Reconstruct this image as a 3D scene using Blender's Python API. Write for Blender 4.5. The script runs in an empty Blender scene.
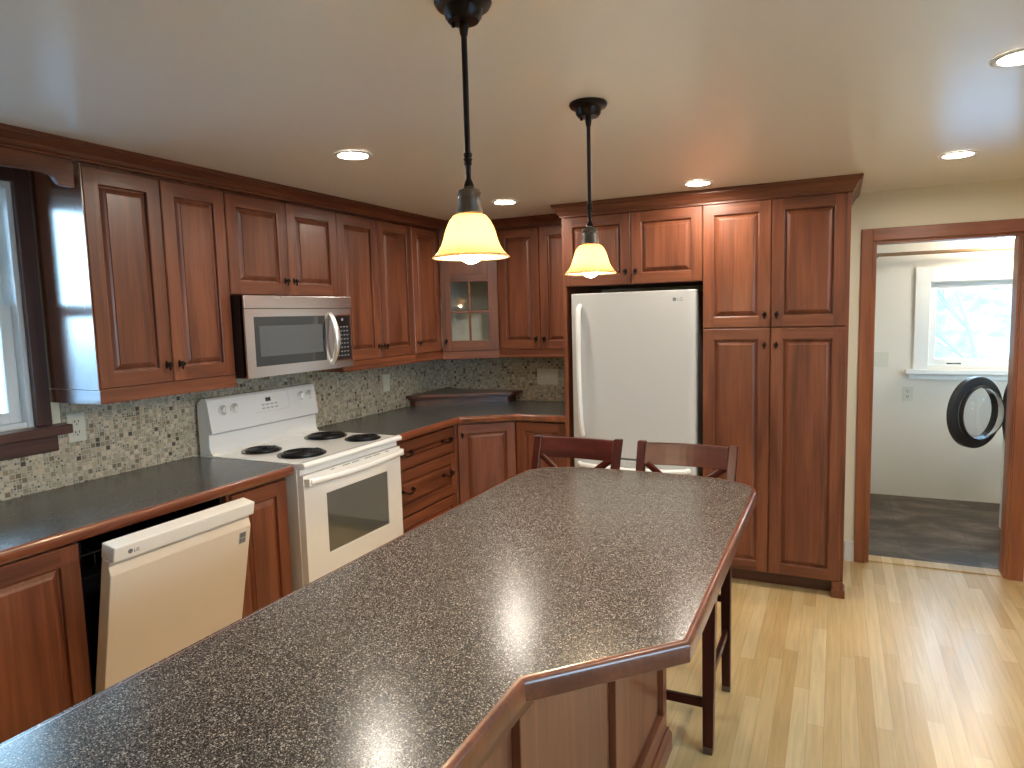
import bpy, bmesh, math, random
from mathutils import Vector, Matrix
random.seed(7)
PI = math.pi
S = bpy.context.scene
COL = S.collection

# ------------------------------------------------------------------ camera
cam_d = bpy.data.cameras.new('camera')
cam_d.sensor_width = 36.0
cam_d.lens = 677.6 / 1024 * 36.0
cam_d.clip_start = 0.02
cam = bpy.data.objects.new('camera', cam_d)
COL.objects.link(cam)
R_ = Vector((0.90219212, 0.43050612, -0.02671819))
U_ = Vector((-0.01959912, 0.10279453, 0.99450951))
F_ = Vector((-0.43088891, 0.89671499, -0.10117796))
cam.matrix_world = Matrix(((R_.x, U_.x, -F_.x, 2.7988), (R_.y, U_.y, -F_.y, -0.4517), (R_.z, U_.z, -F_.z, 1.5556), (0, 0, 0, 1)))
S.camera = cam

# ------------------------------------------------------------------ world and exposure
W = bpy.data.worlds.new('sky')
S.world = W
W.use_nodes = True
bg = W.node_tree.nodes['Background']
bg.inputs[0].default_value = (0.45, 0.74, 1.0, 1)
bg.inputs[1].default_value = 6.8
S.view_settings.view_transform = 'Standard'
S.view_settings.look = 'None'
S.view_settings.gamma = 1
S.view_settings.use_curve_mapping = False
S.view_settings.exposure = 1.40

# lamp strengths
BULB = 290.0
CAN = 112.0
WARM = (1.0, 0.78, 0.52)
CANC = (1.0, 0.91, 0.78)

H = 2.205          # ceiling height
YW = 4.13          # kitchen back wall
YD = 4.067         # wall around the laundry doorway

# ------------------------------------------------------------------ materials
def srgb(r, g, b):
    f = lambda c: (c/255/12.92) if c/255 <= .04045 else ((c/255+.055)/1.055)**2.4
    return (f(r), f(g), f(b), 1)

def newmat(name):
    m = bpy.data.materials.new(name); m.use_nodes = True
    return m, m.node_tree.nodes, m.node_tree.links, m.node_tree.nodes['Principled BSDF']

def plain(name, col, rough=.5, metal=0.0, coat=0.0, coat_r=.1, spec=.5, emit=None, es=0.0, bump=0.0, bscale=60):
    m, N, L, P = newmat(name)
    P.inputs['Base Color'].default_value = col if len(col) == 4 else (*col, 1)
    P.inputs['Roughness'].default_value = rough
    P.inputs['Metallic'].default_value = metal
    P.inputs['Coat Weight'].default_value = coat
    P.inputs['Coat Roughness'].default_value = coat_r
    P.inputs['Specular IOR Level'].default_value = spec
    if emit:
        P.inputs['Emission Color'].default_value = (*emit, 1); P.inputs['Emission Strength'].default_value = es
    tc = N.new('ShaderNodeTexCoord'); n = N.new('ShaderNodeTexNoise'); n.inputs['Scale'].default_value = bscale
    n.inputs['Detail'].default_value = 3
    L.new(tc.outputs['Object'], n.inputs['Vector'])
    mr = N.new('ShaderNodeMapRange'); mr.inputs['To Min'].default_value = max(0, rough-.04); mr.inputs['To Max'].default_value = min(1, rough+.04)
    L.new(n.outputs[0], mr.inputs[0]); L.new(mr.outputs[0], P.inputs['Roughness'])
    if bump:
        b = N.new('ShaderNodeBump'); b.inputs['Strength'].default_value = bump; b.inputs['Distance'].default_value = .002
        L.new(n.outputs[0], b.inputs['Height']); L.new(b.outputs[0], P.inputs['Normal'])
    return m

def ramp(N, stops, interp='LINEAR'):
    r = N.new('ShaderNodeValToRGB'); r.color_ramp.interpolation = interp
    e = r.color_ramp.elements
    while len(e) < len(stops): e.new(.5)
    for i, (p, c) in enumerate(stops):
        e[i].position = p; e[i].color = c
    return r

def wood(name, dark, mid, light, axis='z', rough=.42, coat=.16, coat_r=.22, grain=1.0, coat_ior=1.5, spec=.5):
    m, N, L, P = newmat(name)
    tc = N.new('ShaderNodeTexCoord'); oi = N.new('ShaderNodeObjectInfo')
    add = N.new('ShaderNodeVectorMath'); add.operation = 'ADD'
    sc = N.new('ShaderNodeVectorMath'); sc.operation = 'SCALE'; sc.inputs['Scale'].default_value = 37.0
    cmb = N.new('ShaderNodeCombineXYZ')
    for i in range(3): L.new(oi.outputs['Random'], cmb.inputs[i])
    L.new(cmb.outputs[0], sc.inputs[0]); L.new(tc.outputs['Object'], add.inputs[0]); L.new(sc.outputs[0], add.inputs[1])
    mp = N.new('ShaderNodeMapping')
    s = {'z': (9, 9, .9), 'x': (.9, 9, 9), 'y': (9, .9, 9)}[axis]
    mp.inputs['Scale'].default_value = s
    L.new(add.outputs[0], mp.inputs['Vector'])
    n1 = N.new('ShaderNodeTexNoise'); n1.inputs['Scale'].default_value = 1.6; n1.inputs['Detail'].default_value = 4; n1.inputs['Distortion'].default_value = .6
    L.new(mp.outputs[0], n1.inputs['Vector'])
    mp2 = N.new('ShaderNodeMapping')
    k = 1.0
    s2 = {'z': (120, 120, 4), 'x': (4, 120, 120), 'y': (120, 4, 120)}[axis]
    mp2.inputs['Scale'].default_value = s2
    L.new(add.outputs[0], mp2.inputs['Vector'])
    n2 = N.new('ShaderNodeTexNoise'); n2.inputs['Scale'].default_value = 1.0; n2.inputs['Detail'].default_value = 3
    L.new(mp2.outputs[0], n2.inputs['Vector'])
    r1 = ramp(N, [(.28, dark), (.5, mid), (.75, light)])
    L.new(n1.outputs[0], r1.inputs[0])
    mr = N.new('ShaderNodeMapRange'); mr.inputs['From Min'].default_value = .3; mr.inputs['From Max'].default_value = .7
    mr.inputs['To Min'].default_value = 1 - .22*grain; mr.inputs['To Max'].default_value = 1 + .12*grain
    L.new(n2.outputs[0], mr.inputs[0])
    # small per-object tone shift
    mr2 = N.new('ShaderNodeMapRange'); mr2.inputs['To Min'].default_value = .88; mr2.inputs['To Max'].default_value = 1.12
    L.new(oi.outputs['Random'], mr2.inputs[0])
    mu = N.new('ShaderNodeMath'); mu.operation = 'MULTIPLY'; L.new(mr.outputs[0], mu.inputs[0]); L.new(mr2.outputs[0], mu.inputs[1])
    vm = N.new('ShaderNodeVectorMath'); vm.operation = 'SCALE'
    L.new(r1.outputs[0], vm.inputs[0]); L.new(mu.outputs[0], vm.inputs['Scale'])
    L.new(vm.outputs[0], P.inputs['Base Color'])
    P.inputs['Roughness'].default_value = rough; P.inputs['Specular IOR Level'].default_value = spec
    P.inputs['Coat Weight'].default_value = coat; P.inputs['Coat Roughness'].default_value = coat_r; P.inputs['Coat IOR'].default_value = coat_ior
    b = N.new('ShaderNodeBump'); b.inputs['Strength'].default_value = .12; b.inputs['Distance'].default_value = .001
    L.new(n2.outputs[0], b.inputs['Height']); L.new(b.outputs[0], P.inputs['Normal'])
    return m

CD, CM, CL = (.105, .029, .012, 1), (.182, .054, .0225, 1), (.25, .081, .034, 1)
M = {}
M['cherry'] = wood('cherry_wood_upright', CD, CM, CL, 'z')
M['cherry_x'] = wood('cherry_wood_sideways', CD, CM, CL, 'x')
M['cherry_y'] = wood('cherry_wood_lengthwise', CD, CM, CL, 'y')
M['side'] = wood('cherry_wood_polished_side', CD, CM, CL, 'z', rough=.2, coat=1.0, coat_r=.19, coat_ior=2.2)
M['nose'] = wood('cherry_nosing', (.14, .036, .016, 1), (.22, .062, .026, 1), (.30, .09, .038, 1), 'y', rough=.25, coat=.7, coat_r=.12)
M['nosex'] = wood('cherry_nosing_cross', (.11, .03, .014, 1), (.17, .046, .02, 1), (.23, .066, .028, 1), 'x', rough=.3, coat=.35, coat_r=.15)
M['walnut'] = wood('window_trim_wood', (.055, .022, .018, 1), (.09, .036, .028, 1), (.12, .05, .038, 1), 'z', rough=.4, coat=.2)
M['walnuty'] = wood('window_trim_wood_flat', (.055, .022, .018, 1), (.10, .038, .030, 1), (.13, .05, .038, 1), 'y', rough=.4, coat=.2)
M['jamb'] = wood('doorway_wood', (.24, .07, .025, 1), (.36, .115, .042, 1), (.44, .15, .058, 1), 'z', rough=.4, coat=.2, grain=.6)
M['jambx'] = wood('doorway_wood_head', (.24, .07, .025, 1), (.34, .105, .04, 1), (.42, .14, .055, 1), 'x', rough=.4, coat=.2, grain=.6)
M['stool'] = wood('stool_mahogany', (.026, .005, .0035, 1), (.050, .0095, .0065, 1), (.08, .016, .010, 1), 'z', rough=.28, coat=.0, coat_r=.1, grain=.6, spec=.22)
M['stoolx'] = wood('stool_mahogany_rail', (.026, .005, .0035, 1), (.050, .0095, .0065, 1), (.08, .016, .010, 1), 'x', rough=.28, coat=.0, coat_r=.1, grain=.6, spec=.22)
M['shelf'] = wood('dark_shelf_wood', (.06, .016, .010, 1), (.10, .028, .017, 1), (.14, .04, .024, 1), 'x', rough=.3, coat=.5)

def speckle(name, stops, scale, rough, spec=.5, coat=0, fine=2.2):
    m, N, L, P = newmat(name)
    tc = N.new('ShaderNodeTexCoord')
    v = N.new('ShaderNodeTexVoronoi'); v.inputs['Scale'].default_value = scale
    L.new(tc.outputs['Object'], v.inputs['Vector'])
    v2 = N.new('ShaderNodeTexVoronoi'); v2.inputs['Scale'].default_value = scale*fine
    L.new(tc.outputs['Object'], v2.inputs['Vector'])
    sp = N.new('ShaderNodeSeparateColor'); L.new(v.outputs['Color'], sp.inputs[0])
    sp2 = N.new('ShaderNodeSeparateColor'); L.new(v2.outputs['Color'], sp2.inputs[0])
    r1 = ramp(N, stops, 'CONSTANT'); L.new(sp.outputs[0], r1.inputs[0])
    r2 = ramp(N, stops, 'CONSTANT'); L.new(sp2.outputs[1], r2.inputs[0])
    mx = N.new('ShaderNodeMix'); mx.data_type = 'RGBA'; mx.inputs[0].default_value = .5
    L.new(r1.outputs[0], mx.inputs[6]); L.new(r2.outputs[0], mx.inputs[7])
    L.new(mx.outputs[2], P.inputs['Base Color'])
    P.inputs['Roughness'].default_value = rough; P.inputs['Specular IOR Level'].default_value = spec
    P.inputs['Coat Weight'].default_value = coat; P.inputs['Coat Roughness'].default_value = .15
    b = N.new('ShaderNodeBump'); b.inputs['Strength'].default_value = .05; b.inputs['Distance'].default_value = .0006
    L.new(sp.outputs[0], b.inputs['Height']); L.new(b.outputs[0], P.inputs['Normal'])
    return m
M['island_top'] = speckle('island_speckled_laminate', [(0, (.012, .011, .011, 1)), (.38, (.034, .030, .029, 1)), (.64, (.082, .073, .067, 1)), (.82, (.22, .20, .18, 1)), (.93, (.52, .48, .42, 1))], 430, .22, .4, fine=1.7)
M['side_top'] = speckle('slate_grey_laminate', [(0, (.035, .037, .038, 1)), (.4, (.065, .067, .067, 1)), (.8, (.12, .12, .117, 1)), (.93, (.22, .22, .205, 1))], 300, .27, .7)

def m_mosaic():
    m, N, L, P = newmat('stone_mosaic_tile')
    tc = N.new('ShaderNodeTexCoord'); sx = N.new('ShaderNodeSeparateXYZ'); L.new(tc.outputs['Object'], sx.inputs[0])
    a = N.new('ShaderNodeMath'); a.operation = 'ADD'; L.new(sx.outputs[0], a.inputs[0]); L.new(sx.outputs[1], a.inputs[1])
    def cellset(px, pz, seed):
        u = N.new('ShaderNodeMath'); u.operation = 'DIVIDE'; L.new(a.outputs[0], u.inputs[0]); u.inputs[1].default_value = px
        w = N.new('ShaderNodeMath'); w.operation = 'DIVIDE'; L.new(sx.outputs[2], w.inputs[0]); w.inputs[1].default_value = pz
        outs = []
        fr = []
        for q in (u, w):
            f = N.new('ShaderNodeMath'); f.operation = 'FLOOR'; L.new(q.outputs[0], f.inputs[0]); outs.append(f)
            g = N.new('ShaderNodeMath'); g.operation = 'FRACT'; L.new(q.outputs[0], g.inputs[0]); fr.append(g)
        c = N.new('ShaderNodeCombineXYZ'); L.new(outs[0].outputs[0], c.inputs[0]); L.new(outs[1].outputs[0], c.inputs[1]); c.inputs[2].default_value = seed
        wn = N.new('ShaderNodeTexWhiteNoise'); wn.noise_dimensions = '3D'; L.new(c.outputs[0], wn.inputs['Vector'])
        ms = []
        for g, per in zip(fr, (px, pz)):
            d = N.new('ShaderNodeMath'); d.operation = 'SUBTRACT'; L.new(g.outputs[0], d.inputs[0]); d.inputs[1].default_value = .5
            ab = N.new('ShaderNodeMath'); ab.operation = 'ABSOLUTE'; L.new(d.outputs[0], ab.inputs[0])
            gt = N.new('ShaderNodeMath'); gt.operation = 'GREATER_THAN'; L.new(ab.outputs[0], gt.inputs[0]); gt.inputs[1].default_value = .5 - .0016/per
            ms.append(gt)
        mm = N.new('ShaderNodeMath'); mm.operation = 'MAXIMUM'; L.new(ms[0].outputs[0], mm.inputs[0]); L.new(ms[1].outputs[0], mm.inputs[1])
        return wn, mm
    w1, g1 = cellset(.021, .021, 1.0)
    w2, g2 = cellset(.0105, .0105, 5.0)
    stops = [(0, (0.665, 0.531, 0.360, 1)), (.18, (0.439, 0.367, 0.240, 1)), (.34, (0.546, 0.441, 0.305, 1)), (.50, (0.712, 0.588, 0.426, 1)), (.64, (0.333, 0.271, 0.181, 1)), (.80, (0.404, 0.282, 0.169, 1)), (.87, (0.226, 0.169, 0.109, 1)), (.95, (0.101, 0.073, 0.049, 1))]
    r1 = ramp(N, stops, 'CONSTANT'); L.new(w1.outputs[0], r1.inputs[0])
    r2 = ramp(N, stops, 'CONSTANT'); L.new(w2.outputs[0], r2.inputs[0])
    # which big cell is subdivided in four small tiles
    sc = N.new('ShaderNodeSeparateColor'); L.new(w1.outputs[1], sc.inputs[0])
    sel = N.new('ShaderNodeMath'); sel.operation = 'GREATER_THAN'; L.new(sc.outputs[1], sel.inputs[0]); sel.inputs[1].default_value = .5
    mx = N.new('ShaderNodeMix'); mx.data_type = 'RGBA'; L.new(sel.outputs[0], mx.inputs[0]); L.new(r1.outputs[0], mx.inputs[6]); L.new(r2.outputs[0], mx.inputs[7])
    gs = N.new('ShaderNodeMath'); gs.operation = 'MULTIPLY'; L.new(sel.outputs[0], gs.inputs[0]); L.new(g2.outputs[0], gs.inputs[1])
    gm = N.new('ShaderNodeMath'); gm.operation = 'MAXIMUM'; L.new(gs.outputs[0], gm.inputs[0]); L.new(g1.outputs[0], gm.inputs[1])
    mx2 = N.new('ShaderNodeMix'); mx2.data_type = 'RGBA'; L.new(gm.outputs[0], mx2.inputs[0]); L.new(mx.outputs[2], mx2.inputs[6]); mx2.inputs[7].default_value = (.55, .51, .41, 1)
    nz = N.new('ShaderNodeTexNoise'); nz.inputs['Scale'].default_value = 90; nz.inputs['Detail'].default_value = 3; L.new(tc.outputs['Object'], nz.inputs['Vector'])
    mr = N.new('ShaderNodeMapRange'); mr.inputs['To Min'].default_value = .62; mr.inputs['To Max'].default_value = 1.2; L.new(nz.outputs[0], mr.inputs[0])
    vm = N.new('ShaderNodeVectorMath'); vm.operation = 'SCALE'; L.new(mx2.outputs[2], vm.inputs[0]); L.new(mr.outputs[0], vm.inputs['Scale'])
    L.new(vm.outputs[0], P.inputs['Base Color']); P.inputs['Roughness'].default_value = .4
    b = N.new('ShaderNodeBump'); b.invert = True; b.inputs['Strength'].default_value = .5; b.inputs['Distance'].default_value = .0015
    L.new(gm.outputs[0], b.inputs['Height']); L.new(b.outputs[0], P.inputs['Normal'])
    return m
M['mosaic'] = m_mosaic()

def m_floor():
    m, N, L, P = newmat('oak_strip_floor')
    tc = N.new('ShaderNodeTexCoord'); sx = N.new('ShaderNodeSeparateXYZ'); L.new(tc.outputs['Object'], sx.inputs[0])
    def mth(op, x, y=None):
        q = N.new('ShaderNodeMath'); q.operation = op
        for k, v in ((0, x), (1, y)):
            if v is None: continue
            if isinstance(v, (int, float)): q.inputs[k].default_value = v
            else: L.new(v, q.inputs[k])
        return q.outputs[0]
    rx = mth('DIVIDE', sx.outputs[0], .058); row = mth('FLOOR', rx)
    w0 = N.new('ShaderNodeTexWhiteNoise'); w0.noise_dimensions = '1D'; L.new(row, w0.inputs['W'])
    ly = mth('ADD', mth('DIVIDE', sx.outputs[1], .85), mth('MULTIPLY', w0.outputs[0], 7.0)); cell = mth('FLOOR', ly)
    cb = N.new('ShaderNodeCombineXYZ'); L.new(row, cb.inputs[0]); L.new(cell, cb.inputs[1])
    w1 = N.new('ShaderNodeTexWhiteNoise'); w1.noise_dimensions = '2D'; L.new(cb.outputs[0], w1.inputs['Vector'])
    sx_ = mth('GREATER_THAN', mth('ABSOLUTE', mth('SUBTRACT', mth('FRACT', rx), .5)), .5-.0007/.058)
    sy_ = mth('GREATER_THAN', mth('ABSOLUTE', mth('SUBTRACT', mth('FRACT', ly), .5)), .5-.0007/.85)
    seam = mth('MAXIMUM', sx_, sy_)
    r = ramp(N, [(0, (.56, .375, .16, 1)), (.3, (.60, .42, .19, 1)), (.6, (.64, .46, .22, 1)), (.85, (.68, .505, .26, 1)), (1, (.72, .56, .31, 1))])
    L.new(w1.outputs[0], r.inputs[0])
    mp = N.new('ShaderNodeMapping'); mp.inputs['Scale'].default_value = (70, 3.5, 1); L.new(tc.outputs['Object'], mp.inputs['Vector'])
    n = N.new('ShaderNodeTexNoise'); n.inputs['Scale'].default_value = 1; n.inputs['Detail'].default_value = 5; n.inputs['Distortion'].default_value = .4; L.new(mp.outputs[0], n.inputs['Vector'])
    mr = N.new('ShaderNodeMapRange'); mr.inputs['From Min'].default_value = .3; mr.inputs['From Max'].default_value = .7; mr.inputs['To Min'].default_value = .87; mr.inputs['To Max'].default_value = 1.08; L.new(n.outputs[0], mr.inputs[0])
    vm = N.new('ShaderNodeVectorMath'); vm.operation = 'SCALE'; L.new(r.outputs[0], vm.inputs[0]); L.new(mr.outputs[0], vm.inputs['Scale'])
    mx = N.new('ShaderNodeMix'); mx.data_type = 'RGBA'; sm = mth('MULTIPLY', seam, .6); L.new(sm, mx.inputs[0]); L.new(vm.outputs[0], mx.inputs[6]); mx.inputs[7].default_value = (.30, .19, .09, 1)
    L.new(mx.outputs[2], P.inputs['Base Color'])
    P.inputs['Roughness'].default_value = .34; P.inputs['Coat Weight'].default_value = .45; P.inputs['Coat Roughness'].default_value = .24
    b = N.new('ShaderNodeBump'); b.inputs['Strength'].default_value = .12; b.inputs['Distance'].default_value = .001; b.invert = True
    L.new(seam, b.inputs['Height']); L.new(b.outputs[0], P.inputs['Normal'])
    return m
M['floor'] = m_floor()

def m_slate():
    m, N, L, P = newmat('laundry_slate_vinyl')
    tc = N.new('ShaderNodeTexCoord')
    mp = N.new('ShaderNodeMapping'); mp.inputs['Scale'].default_value = (1, 1.8, 1); L.new(tc.outputs['Object'], mp.inputs['Vector'])
    n = N.new('ShaderNodeTexNoise'); n.inputs['Scale'].default_value = 3.2; n.inputs['Detail'].default_value = 7; n.inputs['Roughness'].default_value = .65; n.inputs['Distortion'].default_value = .8; L.new(mp.outputs[0], n.inputs['Vector'])
    r = ramp(N, [(.32, (.035, .023, .016, 1)), (.48, (.075, .053, .038, 1)), (.58, (.13, .098, .074, 1)), (.72, (.22, .18, .145, 1))])
    L.new(n.outputs[0], r.inputs[0])
    br = N.new('ShaderNodeTexBrick'); br.offset = 0; br.inputs['Scale'].default_value = 1; br.inputs['Brick Width'].default_value = .4; br.inputs['Row Height'].default_value = .4
    br.inputs['Mortar Size'].default_value = .003; br.inputs['Color1'].default_value = (1, 1, 1, 1); br.inputs['Color2'].default_value = (.8, .8, .8, 1); br.inputs['Mortar'].default_value = (.6, .6, .6, 1)
    L.new(tc.outputs['Object'], br.inputs['Vector'])
    mx = N.new('ShaderNodeMix'); mx.data_type = 'RGBA'; mx.blend_type = 'MULTIPLY'; mx.inputs[0].default_value = 1; L.new(r.outputs[0], mx.inputs[6]); L.new(br.outputs['Color'], mx.inputs[7])
    L.new(mx.outputs[2], P.inputs['Base Color']); P.inputs['Roughness'].default_value = .5
    return m
M['slate'] = m_slate()

M['ceiling'] = plain('ceiling_satin_paint', (.92, .885, .81), .24, spec=.5)
M['wall'] = plain('cream_wall_paint', (.86, .785, .60), .5, bump=.05)
M['laundry'] = plain('laundry_white_paint', (.82, .76, .67), .6, bump=.05)
M['white_trim'] = plain('white_trim_paint', (.82, .83, .82), .35)
M['white_wood'] = plain('white_baseboard_paint', (.8, .79, .74), .4)
M['appl'] = plain('white_appliance_enamel', (.84, .835, .81), .16, coat=.5, coat_r=.06)
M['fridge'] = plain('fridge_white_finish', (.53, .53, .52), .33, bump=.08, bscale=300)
M['almond'] = plain('dishwasher_white_panel', (.78, .68, .55), .35)
M['strip'] = plain('off_white_control_strip', (.80, .75, .67), .35)
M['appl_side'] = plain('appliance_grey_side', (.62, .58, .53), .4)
M['steel'] = plain('brushed_stainless_steel', (.80, .80, .80), .26, metal=1.0, bscale=4)
M['chrome'] = plain('polished_chrome', (.85, .85, .85), .1, metal=1.0)
M['satin'] = plain('satin_metal', (.82, .82, .82), .38, metal=1.0)
M['black'] = plain('black_plastic', (.004, .004, .006), .35)
M['tub'] = plain('dishwasher_cavity', (.01, .012, .02), .3)
M['blackglass'] = plain('black_glass', (.012, .012, .014), .06, coat=1.0, coat_r=.03)
M['greyglass'] = plain('microwave_window_mesh', (.085, .09, .095), .12, coat=.6, coat_r=.05)
M['ovenglass'] = plain('oven_window_glass', (.10, .10, .085), .05, coat=1.0, coat_r=.02, spec=1.0)
M['coil'] = plain('black_burner_coil', (.012, .012, .014), .35, metal=.3)
M['bowl'] = plain('black_drip_bowl', (.01, .01, .011), .18)
M['bronze'] = plain('dark_bronze_metal', (.022, .015, .013), .3, metal=.7)
M['pewter'] = plain('pewter_metal', (.16, .13, .11), .35, metal=.8)
M['plate'] = plain('ivory_switch_plate', (.72, .69, .58), .4)
M['grey'] = plain('grey_print', (.16, .16, .17), .5)
M['lightgrey'] = plain('light_grey_print', (.42, .42, .42), .5)
M['slot'] = plain('dark_slot', (.03, .03, .03), .6)
M['cabin'] = plain('cream_cabinet_interior', (.90, .87, .80), .5)
M['rubber'] = plain('dark_grey_rubber', (.035, .035, .04), .4)
def m_snow():
    m, N, L, P = newmat('snowy_woods_ground')
    tc = N.new('ShaderNodeTexCoord'); n = N.new('ShaderNodeTexNoise'); n.inputs['Scale'].default_value = 1.3; n.inputs['Detail'].default_value = 9; n.inputs['Roughness'].default_value = .75
    L.new(tc.outputs['Object'], n.inputs['Vector']); r = ramp(N, [(.35, (.05, .07, .09, 1)), (.5, (.12, .15, .19, 1)), (.62, (.24, .28, .33, 1)), (.75, (.4, .44, .48, 1))])
    L.new(n.outputs[0], r.inputs[0]); L.new(r.outputs[0], P.inputs['Base Color']); P.inputs['Roughness'].default_value = .9
    return m
M['snow'] = m_snow()
M['bark'] = plain('grey_bark', (.16, .17, .20), .9)
M['rod'] = plain('brown_rod', (.25, .15, .08), .4)
M['can_trim'] = plain('white_light_trim', (.8, .8, .78), .4)

def m_emit(name, col, s):
    m, N, L, P = newmat(name)
    e = N.new('ShaderNodeEmission'); e.inputs[0].default_value = (*col, 1); e.inputs[1].default_value = s
    L.new(e.outputs[0], N['Material Output'].inputs[0]); return m
M['bulb'] = m_emit('glowing_bulb', WARM, BULB)
M['lens'] = m_emit('downlight_lens', CANC, CAN)
M['lens_l'] = m_emit('laundry_globe_light', (1, .90, .74), 62)

def m_glass(name, tint=(1, 1, 1), gl=.12, ior=1.5):
    m, N, L, P = newmat(name)
    t = N.new('ShaderNodeBsdfTransparent'); t.inputs[0].default_value = (*tint, 1)
    g = N.new('ShaderNodeBsdfGlossy'); g.inputs['Roughness'].default_value = .02
    f = N.new('ShaderNodeFresnel'); f.inputs[0].default_value = ior
    mx = N.new('ShaderNodeMixShader'); L.new(f.outputs[0], mx.inputs[0]); L.new(t.outputs[0], mx.inputs[1]); L.new(g.outputs[0], mx.inputs[2])
    L.new(mx.outputs[0], N['Material Output'].inputs[0]); return m
M['glass'] = m_glass('window_glass', (.97, .99, 1))
M['cabglass'] = m_glass('cabinet_glass', (.97, .98, .97), ior=1.4)
M['bowlglass'] = m_glass('washer_door_glass', (.75, .79, .84), ior=1.7)

def m_shade():
    m, N, L, P = newmat('amber_frosted_glass')
    d = N.new('ShaderNodeBsdfDiffuse'); d.inputs[0].default_value = (.50, .42, .29, 1)
    t = N.new('ShaderNodeBsdfTranslucent'); t.inputs[0].default_value = (.33, .255, .15, 1)
    g = N.new('ShaderNodeBsdfGlossy'); g.inputs[0].default_value = (1, 1, 1, 1); g.inputs['Roughness'].default_value = .15
    mx = N.new('ShaderNodeMixShader'); mx.inputs[0].default_value = .62; L.new(d.outputs[0], mx.inputs[1]); L.new(t.outputs[0], mx.inputs[2])
    mx2 = N.new('ShaderNodeMixShader'); mx2.inputs[0].default_value = .05; L.new(mx.outputs[0], mx2.inputs[1]); L.new(g.outputs[0], mx2.inputs[2])
    L.new(mx2.outputs[0], N['Material Output'].inputs[0]); return m
M['shade'] = m_shade()

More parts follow.
